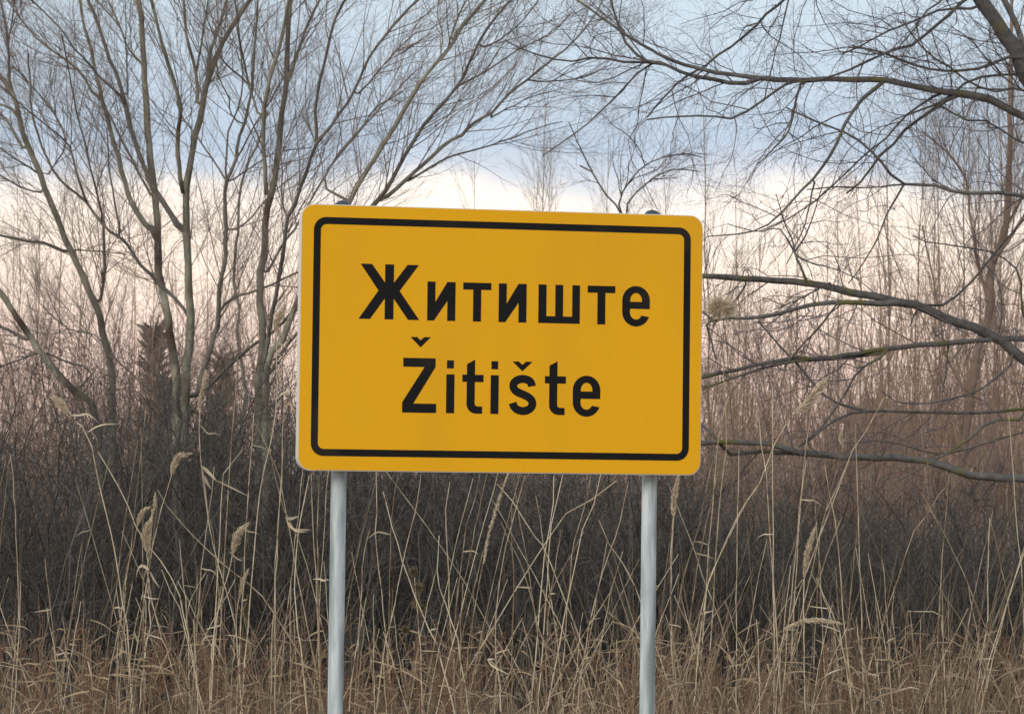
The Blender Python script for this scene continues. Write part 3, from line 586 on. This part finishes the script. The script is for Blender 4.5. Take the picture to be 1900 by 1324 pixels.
# ------------------------------------------------------------------ far house and pale wall
ORD = ['first', 'second', 'third', 'fourth', 'fifth', 'sixth', 'seventh', 'eighth', 'ninth', 'tenth', 'eleventh', 'twelfth', 'thirteenth', 'fourteenth', 'fifteenth', 'sixteenth', 'seventeenth']
for grp, txt, rev in ((GP, '%s slender bare poplar counted from the right edge of the photo', True), (GQ, '%s thin bare sapling from the left among those above the sign', False), (GR, '%s thin bare sapling from the left edge, behind the many-stemmed trees', False)):
    for k, o in enumerate(sorted([o for o in COL.objects if o.get('group') == grp], key=lambda o: o.location.x / o.location.y, reverse=rev)): o['label'] = txt % ORD[k]
def house():
    Y = 120; x0 = at(1600, 800, Y)[0]; x1 = at(1690, 800, Y)[0]; b = at(1645, 888, Y); root = empty('far_house', (b[0], Y, 0))
    tag(root, 'far low house with a dull brown hipped roof showing through the scrub on the right', 'house')
    zr = at(1640, 735, Y)[2]; ze = at(1640, 775, Y)[2]; hx = (x1 - x0) / 2
    def poly(name, V, Fs, m, par=root):
        me = bpy.data.meshes.new(name); me.from_pydata(V, [], Fs); me.materials.append(m); o = bpy.data.objects.new(name, me); COL.objects.link(o); o.parent = par; return o
    rm = mat('roof_brown', (.21, .14, .115), (.27, .185, .15), nscale=4, namt=.5); wm = mat('wall_dull', (.20, .155, .135), (.25, .20, .175), nscale=2)
    d = 6.0; e = .3; th = .12
    poly('wall', [(-hx, 0, 0), (hx, 0, 0), (hx, d, 0), (-hx, d, 0), (-hx, 0, ze), (hx, 0, ze), (hx, d, ze), (-hx, d, ze)], [(0, 1, 5, 4), (1, 2, 6, 5), (2, 3, 7, 6), (3, 0, 4, 7)], wm)
    xe = hx + e; r0_, r1_ = -hx * .45, hx * .45; V = [(-xe, -e, ze), (xe, -e, ze), (xe, d + e, ze), (-xe, d + e, ze), (r0_, d / 2, zr), (r1_, d / 2, zr)]
    V += [(x, y, z - th) for x, y, z in V[:4]]
    poly('roof', V, [(0, 1, 5, 4), (1, 2, 5), (2, 3, 4, 5), (3, 0, 4), (6, 7, 1, 0), (7, 8, 2, 1), (8, 9, 3, 2), (9, 6, 0, 3), (9, 8, 7, 6)], rm)
    poly('chimney', [(x, y, z) for x in (.0, .3) for y in (d / 2 - .2, d / 2 + .2) for z in (zr - .4, zr + .35)], [(0, 1, 3, 2), (4, 6, 7, 5), (0, 4, 5, 1), (2, 3, 7, 6), (1, 5, 7, 3)], wm)
    dk = mat('window_dark', (.03, .03, .035), (.05, .05, .055), rough=.2)
    for wx in (-hx * .45, hx * .45): poly('window', [(wx - .35, -.02, 1.1), (wx + .35, -.02, 1.1), (wx + .35, -.02, 2.1), (wx - .35, -.02, 2.1)], [(0, 1, 2, 3)], dk)
house()
def pale_wall():
    Y = 58; root = empty('garden_wall', (*at(1680, 900, Y)[:2], 0)); tag(root, 'low pale bluish concrete wall glimpsed through the scrub on the right', 'wall')
    m = mat('concrete_pale', (.46, .50, .53), (.56, .60, .63), nscale=3, bump=.2)
    x0 = at(1590, 900, Y)[0] - root.location.x; x1 = at(1990, 900, Y)[0] - root.location.x; top = at(1650, 874, Y)[2]; n = 6
    for k in range(n):
        a = x0 + (x1 - x0) * k / n; b = x0 + (x1 - x0) * (k + 1) / n - .02; dz = -.07 * k
        box_part('concrete_panel', a, b, 0, .09, 0, top + dz, m, root)
        box_part('concrete_post', b - .05, b + .07, -.04, .13, 0, top + dz + .06, m, root)
pale_wall()

# ------------------------------------------------------------------ thicket and scrub (uncountable)
def thicket(name, label, m, N, Yr, xpad, env, jit, n2, n3, l2, l3, r0, wob, up, n4=0, r3=.0012, xr=(0, 1900), lean=.25, low=.45):
    Yv = rng.uniform(*Yr, N); px = rng.uniform(xr[0] - xpad, xr[1] + xpad, N)
    ex, ey = zip(*env); tp = np.interp(px, ex, ey) + rng.standard_normal(N) * jit
    X = (px - 950) / F * Yv; Z = CAMZ + (888 - tp) / F * Yv; Z = np.clip(Z, .4, None) * rng.uniform(low, 1.0, N)
    K = 8; t = np.linspace(0, 1, K)[None, :, None]
    b = np.stack([X, Yv, np.zeros(N)], 1)[:, None, :]; ln = rng.standard_normal((N, 1, 3)) * lean; ln[..., 2] = 0
    top = ln * Z[:, None, None] + np.array([0, 0, 1.]) * Z[:, None, None]
    P = b + top * t + (ln * Z[:, None, None]) * (t ** 2 - t) * 1.2
    P[:, 1:] += np.cumsum(rng.standard_normal((N, K - 1, 3)) * wob * .12, 1)
    R = r0 * rng.uniform(.6, 1.3, N)[:, None] * np.linspace(1, .3, K)[None]
    a = Acc(); a.tubes(P, R, 4)
    P2, R2 = grow(P, R, n2, .1, 1, (.35, 1.0), l2, K=5, up=up, wob=wob, rmax=.0045, rmin=.0016, taper_len=.4); a.tubes(P2, R2, 3)
    P3, R3 = grow(P2, R2, n3, .05, 1, (.4, 1.1), l3, K=3, up=up, wob=wob * 1.6, rmax=.0028, rmin=r3, taper_len=.3); a.tubes(P3, R3, 3)
    if n4:
        P4, R4 = grow(P3, R3, n4, .05, 1, (.4, 1.1), (l3[0] * .5, l3[1] * .5), K=3, up=up, wob=wob, rmax=.002, rmin=r3, taper_len=.3); a.tubes(P4, R4, 3)
    o = a.build(name, m); tag(o, label, None, kind='stuff')
    return o
thicket('thicket', 'dense dark grey-brown thicket of leafless twigs filling the lower background', M['thicket'], 1700, (19.5, 25.5), 160,
        [(0, 700), (90, 730), (180, 680), (330, 665), (430, 700), (520, 660), (800, 740), (1300, 865), (1600, 925), (1750, 900), (1900, 955)], 42, 12000, 40000, (.25, .85), (.12, .45), .007, .28, .03, r3=.0021, low=.58)
thicket('scrub', 'loose reddish brown scrub of upright leafless shoots behind the thicket', M['scrub'], 1000, (29, 42), 120,
        [(0, 500), (300, 510), (560, 480), (1300, 470), (1500, 510), (1700, 440), (1900, 430)], 60, 8000, 20000, (.3, 1.1), (.15, .5), .009, .11, .11, r3=.0018, lean=.12, low=.4)

thicket('scrub', 'dense warm brown mass of upright leafless shoots right of the sign', M['scrub'], 420, (26.5, 36), 60,
        [(1250, 480), (1450, 520), (1600, 560), (1750, 440), (1950, 380)], 60, 3600, 11500, (.3, 1.1), (.15, .5), .008, .13, .10, r3=.0018, lean=.13, low=.45, xr=(1290, 1930))
thicket('far_scrub', 'far hazy belt of brown leafless bushes hiding the horizon', M['scrub'], 700, (48, 75), 80,
        [(0, 680), (300, 660), (700, 700), (1300, 690), (1500, 730), (1750, 720), (1900, 700)], 40, 4000, 9000, (.4, 1.5), (.3, .9), .016, .16, .06, r3=.005, lean=.15, low=.6)
# ------------------------------------------------------------------ dry grass and brown herbs at the foot of the picture
def grass():
    a = Acc(); N = 5200
    Y = rng.uniform(13.2, 18.8, N); px = rng.uniform(-160, 2060, N); X = (px - 950) / F * Y
    dens = .6 + .4 * np.sin(X * 2.3 + 1) * np.sin(X * .9 + Y)
    keep = rng.random(N) < np.clip(dens + np.where(px > 1150, .35, 0), .15, 1); X, Y, px = X[keep], Y[keep], px[keep]; N = len(X)
    h = rng.gamma(2.6, .155, N) * np.where(px > 1150, 1.02, .74) * (1 + .25 * np.sin(X * 3.1)); h = np.clip(h, .12, 1.25)
    K = 6; t = np.linspace(0, 1, K)[None, :, None]
    ln = rng.standard_normal((N, 1, 3)) * np.array([.28, .28, 0]); cur = rng.standard_normal((N, 1, 3)) * np.array([.22, .2, 0])
    P = np.stack([X, Y, np.zeros(N)], 1)[:, None] + h[:, None, None] * (np.array([0, 0, 1.]) * (t - .22 * t ** 3 * np.abs(cur[..., :1]) * 2) + ln * t + cur * t ** 2.5)
    a.ribbons(P, rng.uniform(.0025, .0085, N)[:, None] * np.array([1, 1, .95, .8, .55, .15])[None])
    N = 2500; Y = rng.uniform(13.6, 19.3, N); px = rng.uniform(-120, 2020, N); X = (px - 950) / F * Y     # thin straight straws
    keep = rng.random(N) < np.clip(.55 + .45 * np.sin(X * 3.7 + .5) * np.sin(X * 1.3 + Y * .6) + np.where(px > 1150, .25, 0), .12, 1); X, Y, px = X[keep], Y[keep], px[keep]; N = len(X)
    h = np.clip(rng.gamma(3.4, .175, N), .25, 1.8) * np.where(px > 1150, 1.05, .82); t = np.linspace(0, 1, 5)[None, :, None]
    ln = rng.standard_normal((N, 1, 3)) * np.array([.2, .2, 0]) + np.array([.05, 0, 0])
    P = np.stack([X, Y, np.zeros(N)], 1)[:, None] + h[:, None, None] * (np.array([0, 0, 1.]) * t + ln * t ** 1.3); P[:, 1:] += rng.standard_normal((N, 4, 3)) * .008
    a.tubes(P, rng.uniform(.0011, .0024, N)[:, None] * np.linspace(1, .45, 5)[None], 3, tint=rng.uniform(0, 1.25, N))
    # broken flat blades
    N = 1700; Y = rng.uniform(13.5, 18.5, N); px = rng.uniform(-100, 2000, N); X = (px - 950) / F * Y; z0 = rng.uniform(.15, .75, N)
    d = rng.standard_normal((N, 3)) * np.array([1, .7, .35]); d = norm(d) * rng.uniform(.05, .2, N)[:, None]
    P = np.stack([X, Y, z0], 1)[:, None] + d[:, None] * np.linspace(0, 1, 5)[None, :, None] - np.array([0, 0, 1.]) * (np.linspace(0, 1, 5)[None, :, None] ** 2) * rng.uniform(0, .08, N)[:, None, None]
    a.ribbons(P, rng.uniform(.004, .011, N)[:, None] * np.array([.5, 1, .9, .6, .1])[None], tint=rng.uniform(.6, 1.2, N))
    o = a.build('dry_grass', M['grass']); tag(o, 'straw-coloured dead grass covering the ground in the foreground', kind='stuff')
grass()
def herbs():
    N = 330; Y = rng.uniform(15.2, 18.8, N); px = rng.uniform(-80, 1980, N); X = (px - 950) / F * Y; h = rng.uniform(.3, .72, N)
    K = 6; t = np.linspace(0, 1, K)[None, :, None]; ln = rng.standard_normal((N, 1, 3)) * np.array([.12, .12, 0])
    P = np.stack([X, Y, np.zeros(N)], 1)[:, None] + h[:, None, None] * (np.array([0, 0, 1.]) * t + ln * t); R = np.full((N, K), .0024)
    a = Acc(); a.tubes(P, R, 3)
    P2, R2 = grow(P, R, 3000, .35, 1, (.3, .8), (.08, .26), K=5, up=.06, wob=.12, rmax=.0018, rmin=.0012); a.tubes(P2, R2, 3)
    P3, R3 = grow(P2, R2, 10000, .2, 1, (.3, 1.2), (.015, .05), K=3, up=.05, wob=.2, rmax=.0022, rmin=.0018, tip=1.3); a.tubes(P3, R3, 3)
    o = a.build('dead_herbs', M['herb']); tag(o, 'rusty brown dried herbs mixed into the foreground grass', kind='stuff')
herbs()

# ------------------------------------------------------------------ reeds
def reed(label, pts, Y, w=3.2, group=None, leaves=(), plume=None, drift=0., auto_leaf=0, name='reed', base=True, w1=None, ball=None):
    """pts: photo pixels from top to bottom; the stalk is carried on down to the ground"""
    p = T(pts) if isinstance(pts, str) else np.array(pts, float)
    p = p[::-1]
    if base and p[0, 1] < 1300:
        gy = 888 + CAMZ * F / Y; d = p[0] - p[min(1, len(p) - 1)]; d = d / max(np.linalg.norm(d), 1); k = (gy - p[0, 1]) / max(d[1], .35); k = min(k, (gy - p[0, 1]) * 1.4)
        p = np.vstack([[p[0, 0] + d[0] * k * .55, gy], p])
    yy = Y + drift * np.linspace(0, 1, len(p))
    K = max(8, min(18, 3 * len(p))); pp = smooth_path(np.c_[p, yy], K)
    pp[1:-1, 0] += rng.standard_normal(K - 2) * .9
    P = np.array([at(*q) for q in pp]); P[0, 2] = max(P[0, 2], -.02) if base else P[0, 2]
    R = np.linspace(w, w1 if w1 else w * .6, K) / 2 / F * Y * .88
    root = empty(name, (P[0, 0], P[0, 1], 0)); tag(root, label, name.replace('_', ' '), group)
    a = Acc(); a.tubes(P, R, 5, tint=rng.random()); a.build('stem', M['reed'], root)
    def leaf_path(Lp, wl):
        q = smooth_path(np.c_[Lp, Y - .05 + rng.uniform(-.12, .12) * np.linspace(0, 1, len(Lp))], 9); Q = np.array([at(*z) for z in q])
        wd = wl * .72 / F * Y * np.interp(np.linspace(0, 1, 9), [0, .2, .5, .8, 1], [.45, 1, .8, .42, .05]); a = Acc(); a.ribbons(Q, wd, side=np.array([[rng.uniform(-.4, .4), .5, 1.]]), tint=rng.uniform(.3, 1)); a.build('leaf', M['leaf'], root)
    for lp, wl in leaves: leaf_path(T(lp), wl)
    for _ in range(auto_leaf):
        k = rng.integers(K // 3, K - 1); c = pp[k, :2]; s_ = rng.choice([-1, 1]); L = rng.uniform(10, 42); h1 = rng.uniform(-.25, .25); h2 = h1 * 1.6 + rng.uniform(-.1, .35)
        leaf_path(np.array([c, c + [s_ * L * .3, L * h1 * .6], c + [s_ * L * .6, L * h1], c + [s_ * L, L * h2]]), rng.uniform(2.5, 5.5))
    if plume is not None:
        q, wd, n = plume; q = T(q) if isinstance(q, str) else np.array(q, float)   # from stalk to tip
        q = smooth_path(np.c_[q, np.full(len(q), pp[-1, 2])], 12); Q = np.array([at(*z) for z in q]); t = rng.uniform(0, 1, n); fi = t * 11; i0 = np.minimum(fi.astype(int), 10); fr = (fi - i0)[:, None]
        p0 = Q[i0] * (1 - fr) + Q[i0 + 1] * fr; ax = norm(Q[i0 + 1] - Q[i0]); o_ = norm(rng.standard_normal((n, 3))); o_ = norm(o_ - (o_ * ax).sum(1, keepdims=True) * ax)
        wm = wd * .82 / 2 / F * Y; n = int(n * 1.3); t = rng.uniform(0, 1, n); fi = t * 11; i0 = np.minimum(fi.astype(int), 10); fr = (fi - i0)[:, None]; p0 = Q[i0] * (1 - fr) + Q[i0 + 1] * fr; ax = norm(Q[i0 + 1] - Q[i0]); o_ = norm(rng.standard_normal((n, 3))); o_ = norm(o_ - (o_ * ax).sum(1, keepdims=True) * ax); prof = np.sin(np.clip(t * .92 + .1, 0, 1) * math.pi) ** .6
        out = o_ * (wm * prof * rng.uniform(.3, 1.1, n))[:, None]; ln_ = (wm * 1.5 * rng.uniform(.7, 1.3, n))[:, None]
        k_ = np.linspace(0, 1, 4)[None, :, None]
        PP = p0[:, None] + out[:, None] * np.sqrt(k_) + ax[:, None] * ln_[:, None] * k_ - np.array([0, 0, .35]) * wm * k_ ** 2
        a = Acc(); a.ribbons(PP, np.tile([.0016, .0032, .0028, .0008], (n, 1)) * rng.uniform(.7, 1.4, n)[:, None]); a.tubes(Q, np.linspace(.003, .001, 12), 4, tint=.5); a.build('plume', M['plume'], root)
    if ball:
        c = T(ball[0])[0]; C0 = at(c[0], c[1], pp[-1, 2]); n = 1900; d = norm(rng.standard_normal((n, 3))) * np.array([ball[1], ball[2], ball[2]]) / F * Y
        k_ = np.array([.62, .78, .9, 1.0])[None, :, None]; sw = rng.standard_normal((n, 1, 3)) * .02
        a = Acc(); a.ribbons(C0 + d[:, None] * k_ * rng.uniform(.6, 1.05, (n, 1, 1)) + sw * k_ ** 2, np.tile([.0012, .002, .002, .0008], (n, 1))); a.build('plume', M['plume'], root)
    return root
reed('tall far-left reed with a drooping pale tuft and two ribbon leaves', 'p 122,768 | b 370,1000 430,1080 470,1180 | c 500,200 560,440 610,720 640,950', 15.5, 3.6,
     leaves=[('b 355,1000 400,1000 440,995 500,1040', 6), ('b 440,1085 480,1060 530,1045 598,1045', 6), ('b 455,1080 480,1110 490,1150 478,1170', 5)], plume=('b 350,990 325,960 300,930 285,920', 22, 260))
reed('bare reed stalk leaning right from the same clump as the drooping pale tuft', 'c 490,10 600,200 710,430 860,640 930,860', 15.6, 3.2)
reed('tall slim reed with a long narrow upright plume in front of the forked trunk', 'p 371,762 | b 1000,1100 | c 1000,0 1030,230 1075,500 1130,680 1170,830 1200,1100', 15.3, 3.0,
     leaves=[('b 1005,1050 1040,1090 1070,1090 1110,1097', 5)], plume=('p 370,765 372,740 378,710 380,692', 16, 300))
reed('reed with a tilted buff plume below the tall slim one', 'p 318,882 | c 800,330 770,450 740,620 700,900 670,1100', 15.8, 2.8, plume=('p 318,882 322,866 330,850 343,843', 22, 300))
reed('reed with a small olive plume, left of the thick brown plume', 'c 690,370 660,520 630,640 610,830 590,1000 600,1300', 15.6, 3.2, plume=('c 690,380 700,340 715,310 735,293', 16, 200))
reed('short pointed reed with a thin tan plume directly above the thick brown plume', 'c 765,340 760,400 740,560 700,800 660,1000', 15.9, 2.6, plume=('c 760,360 765,320 775,280 778,225', 12, 150))
reed('reed bearing the thickest brown plume in the left clump', 'c 735,520 745,700 755,860 745,920 710,1180 700,1300', 15.5, 3.6,
     leaves=[('c 745,600 710,580 690,600 680,650', 8), ('c 750,610 770,650 800,690', 7)], plume=('c 740,520 735,470 735,420 745,372', 26, 420))
reed('leaning reed crossing behind the thick brown plume', 'c 740,620 760,750 800,900 850,1050 920,1270', 15.7, 3.0, auto_leaf=1)
reed('reed with a bushy buff plume and a pale torn leaf tip', 'c 1165,525 1150,590 1100,780 1075,900 1060,1050 1050,1310', 15.2, 3.4,
     leaves=[('c 1225,400 1250,410 1280,415 1300,428', 5), ('c 1150,510 1180,540 1215,555 1205,535', 6)], plume=('c 1162,525 1175,480 1190,430 1222,388', 24, 380))
reed('lower reed with a slim tan plume just right of the bushy one', 'c 1200,740 1185,860 1175,1000 1160,1200 1158,1320', 15.4, 3.0, plume=('c 1200,740 1210,700 1220,650 1238,610', 13, 220))
reed('reed with a feathery plume close to the left edge of the sign', 'b 1385,590 1385,700 1390,850 1370,1080 1330,1240 | c 1290,330', 14.8, 3.0,
     leaves=[('b 1395,640 1420,650 1440,665', 4), ('b 1390,690 1420,712 1460,712', 4)], plume=('b 1387,590 1385,550 1395,510 1418,470', 22, 340))
reed('pair-leafed pale reed against the left side of the sign', 'b 1450,860 1420,1000 1415,1200 | c 1390,450 1378,680 1380,980', 14.6, 3.2,
     leaves=[('b 1430,960 1455,940 1480,1000', 7), ('b 1400,900 1440,880 1490,870', 6)])
reed('reed with a long leaf curling into a loop left of the near sign post', 'c 1550,130 1520,280 1480,560 1490,900 1520,1100', 14.6, 3.4,
     leaves=[('c 1430,340 1455,345 1480,338 1500,332', 9), ('c 1435,345 1450,385 1490,400 1560,400', 6), ('c 1440,360 1480,405 1540,412', 5)])
reed('reed with a twisted rust-brown leaf hanging beside the long narrow plume', 'c 1015,80 1030,200 1050,350 1090,600', 15.6, 2.6, leaves=[('c 1015,85 1040,110 1080,150 1090,160', 12), ('c 1015,130 1040,170 1060,200', 14), ('c 1090,155 1150,185 1260,240', 5)])
reed('reed with a long slanting khaki plume right of the far sign post', 'g 790,640 788,800 788,1000 795,1300', 15.2, 3.2, plume=('g 790,645 800,540 820,460 845,385', 17, 420))
reed('curved reed bowing left whose plume hangs under the long upper limb', 'p 1459,785 | f 620,1180 | g 560,180 480,290 380,490 320,640 290,780', 15.4, 3.0, plume=('p 1470,770 1492,752 1508,735 1530,706', 26, 420))
reed('reed bent over to the right with a limp tan plume near the ground', 'g 680,905 600,950 500,1010 430,1080 395,1170', 15.0, 3.2, plume=('g 690,895 760,865 850,850 960,865', 15, 340))
reed('reed with a pale feathery plume just right of the far post', 'p 1250,960 1246,1040 1246,1150 1254,1270', 14.8, 3.4, plume=('p 1250,962 1250,935 1254,905 1260,880', 17, 340))
reed('broad pale reed plume drooping from behind the lower edge of the sign', 'p 896,1045 885,1110 870,1200', 14.9, 3.2, plume=('p 897,1045 908,985 925,930 945,870', 11, 380))
reed('reed with a round fuzzy seed head behind the long middle limb', 'p 1330,602 1345,700 1345,850 1330,1000', 16.8, 2.8, plume=('p 1318,582 1330,572 1342,568 1358,572', 20, 60), ball=('p 1337,570', 27, 18))
reed('reed topped by a small cream tuft low on the right', 'f 985,1150 960,1250 | g 880,380 860,620', 15.6, 2.6, plume=('f 985,1160 975,1120 975,1095', 14, 160))
reed('kinked pale reed lying low along the bottom left', 'c 80,1050 40,1110 50,1160 150,1162 280,1160 400,1200 530,1310', 14.4, 3.2, name='bent_reed', base=False, w1=3)
reed('reed snapped into a horizontal bar low in the right half', 'g 1310,808 1400,812 1475,815 1480,900 1490,1100', 15.2, 3.2, name='bent_reed')
reed('reed with an angular folded leaf between the two posts', 'h 830,1050 860,1080 870,1100 885,1200 890,1310', 14.8, 3.2, name='bent_reed', leaves=[('h 825,1052 845,1080 880,1100 930,1125', 5), ('h 822,1050 840,1048 862,1052', 5)])
# straight stalks traced from the photo
BS = 'straight bare reed stalk, straw coloured and without plume, standing in front of the dark thicket'
BG = 'bare reed stalks in front of the thicket'
traced = ['h 300,210 350,400 440,680 520,880 600,1080', 'h 490,120 465,290 410,520 350,800 290,1100', 'h 265,110 265,430 300,800 330,1100', 'h 375,120 345,290 335,560 330,900', 'h 785,120 730,350 700,500', 'h 820,120 770,350 745,480 700,700 690,1000 685,1310',
          'h 945,300 940,450 955,640 950,850', 'h 1010,130 960,320 900,560 870,760 865,1000', 'h 1155,130 1145,330 1115,500', 'h 1200,125 1150,330 1135,450', 'h 1340,125 1310,290 1255,460 1240,570', 'h 1390,125 1340,310 1280,480',
          'h 1530,160 1480,380 1400,620 1365,770 1330,900', 'h 1500,510 1450,680 1400,930 1360,1180', 'h 1190,400 1160,600 1130,800 1115,1100 1120,1310', 'h 580,430 570,630 640,850 690,1050', 'h 635,160 605,330 615,430', 'h 235,385 210,500 190,700', 'h 1380,350 1440,500 1560,690',
          'h 890,360 940,480 1000,600', 'h 1430,815 1520,890 1590,950', 'h 1470,950 1475,1200', 'h 880,870 920,1000 990,1120',
          'h 1470,155 1330,260 1160,390', 'h 870,170 960,280 1060,430 1110,500', 'h 215,740 150,1100 130,1310', 'h 1060,900 1180,1060 1240,1180',
          'g 330,60 280,280 230,500 170,720', 'g 370,30 330,240 280,480 240,680', 'g 160,150 130,380 120,600 125,900 140,1230', 'g 560,170 480,300 370,530 300,700', 'g 820,60 840,250 850,350', 'g 890,60 920,230 945,380', 'g 1010,60 950,200 880,370', 'g 1180,550 1200,800 1220,1100 1230,1310',
          'g 1230,800 1250,1000 1280,1250', 'g 1480,700 1485,900 1480,1310', 'g 1320,810 1340,1000 1390,1150 1430,1310', 'g 1720,340 1710,600 1700,900 1660,1160', 'g 1380,220 1500,440 1600,650 1700,900 1850,1200', 'g 1720,350 1780,600 1840,950 1880,1250', 'g 820,610 880,720 950,920 1010,1080 1060,1290',
          'g 850,640 930,820 970,950', 'g 780,650 700,770 600,930 540,1000', 'g 1550,130 1450,250 1370,400 1300,520', 'g 1050,840 1070,1000 1110,1200', 'g 800,50 780,200 765,290', 'g 1880,640 1888,900', 'g 1090,200 1060,360', 'g 550,850 560,1100', 'g 260,920 280,1200',
          'c 40,0 0,200 -30,330', 'c 50,20 75,300 90,600 90,850 70,1050', 'c 900,450 920,650 940,870 950,1200', 'c 790,200 850,300 960,420 1100,560 1280,700 1400,860 1540,1100', 'c 1420,0 1400,260 1385,500 1375,700', 'c 1350,0 1420,300 1540,580', 'c 1560,120 1570,400 1590,750', 'c 1600,130 1590,500 1600,900',
          'b 1190,700 1180,900 1160,1100', 'b 1272,990 1265,1150 1250,1300', 'b 1280,1040 1350,1180 1400,1324', 'c 810,600 880,770 930,900', 'c 1040,600 960,740 930,880', 'c 450,1010 445,1200 450,1310', 'c 1215,0 1130,100 1110,300', 'c 680,740 760,960 850,1250', 'f 1190,910 1100,1080 1020,1200', 'f 830,950 800,1150 780,1324', 'f 560,960 580,1150 600,1324', 'f 630,860 632,1100', 'f 440,820 380,1000 340,1300']
for i, s_ in enumerate(traced):
    reed(BS, s_, rng.uniform(14.4, 17.6), rng.uniform(2.6, 3.8), BG, auto_leaf=int(rng.random() < .3), drift=rng.uniform(-.3, .3), w1=1.6)
for i in range(150):
    Y = rng.uniform(14.3, 18.4); px = rng.uniform(-60, 1960); gy = 888 + CAMZ * F / Y; H = rng.uniform(.6, 1.25) if rng.random() < .7 else rng.uniform(1.2, 2.0)
    ln = rng.normal(0, .22) + (.05 if px > 950 else .02); h_px = H / Y * F
    pts = [(px + ln * h_px * 1.15 + rng.normal(0, 5), gy - h_px), (px + ln * h_px * .6, gy - h_px * .6), (px + ln * h_px * .22, gy - h_px * .25), (px, gy)]
    reed(BS, pts, Y, rng.uniform(1.6, 2.8), BG, auto_leaf=int(rng.random() < .3), drift=rng.uniform(-.2, .2), w1=1.3)

# dried burr plant between the posts
def burr():
    Y = 15.8; root = empty('burr_plant', (*at(778, 1300, Y)[:2], 0)); tag(root, 'dry burr plant with fuzzy olive seed heads up its stem, between the posts', 'plant')
    a = Acc(); p = T('p 780,1330 777,1200 775,1120 766,1055'); pp = smooth_path(np.c_[np.vstack([[781, 888 + CAMZ * F / Y], p]), np.full(5, Y)], 14)
    a.tubes(np.array([at(*q) for q in pp]), np.linspace(.005, .002, 14), 5, tint=.3); a.build('stem', M['herb'], root)
    for (x, y, r) in ((766, 1060, 9), (776, 1090, 11), (774, 1120, 10), (784, 1128, 7), (752, 1168, 9)):
        c = at(x, y, Y); n = 170; d = norm(rng.standard_normal((n, 3))); rr = r / F * Y; P = c + d[:, None] * np.array([.15, .7, 1.1])[None, :, None] * rr
        a = Acc(); a.ribbons(P, np.tile([.004, .003, .0008], (n, 1))); a.build('seed_head', M['plume'] if y > 1200 else burrm, root)
burrm = mat('burr', (.13, .10, .05), (.24, .19, .10), nscale=30)
burr()

# labels of the bare stalks: by height, lean and the place they stand
def label_reeds():
    zones = [(0, 'near the left edge of the photo'), (160, 'left of the thick brown plume'), (330, 'just left of the bushy buff plume'), (440, 'right of the bushy buff plume'),
             (560, 'just left of the near post'), (640, 'just right of the near post'), (760, 'left of centre between the posts'), (900, 'in the middle between the posts'), (1040, 'right of centre between the posts'),
             (1140, 'just left of the far post'), (1215, 'just right of the far post'), (1340, 'under the fork of the lowest limb'), (1480, 'beside the slanting khaki plume'), (1600, 'in front of the pale far wall'),
             (1740, 'right of the pale far wall'), (1840, 'near the right edge of the photo')]
    for o in [o for o in COL.objects if o.get('group') == BG]:
        st = [c for c in o.children if c.name.startswith('stem')][0]; co = [v.co for v in st.data.vertices]
        top = max(co, key=lambda v: v.z); h = top.z; lx = top.x
        px = 950 + (o.location.x + lx * .5) / o.location.y * F
        z = [t for x, t in zones if px >= x] or [zones[0][1]]
        hl = 'short' if h < .8 else 'knee-high' if h < 1.1 else 'waist-high' if h < 1.5 else 'tall' if h < 2 else 'very tall'
        r_ = lx / h; ll = 'upright' if abs(r_) < .05 else ('steeply ' if abs(r_) > .25 else '') + ('right' if r_ > 0 else 'left') + '-leaning'
        lf = ' with a dry leaf' if any(c.name.startswith('leaf') for c in o.children) else ''
        o['label'] = '%s %s bare stalk%s %s' % (hl, ll, lf, z[-1])
label_reeds()
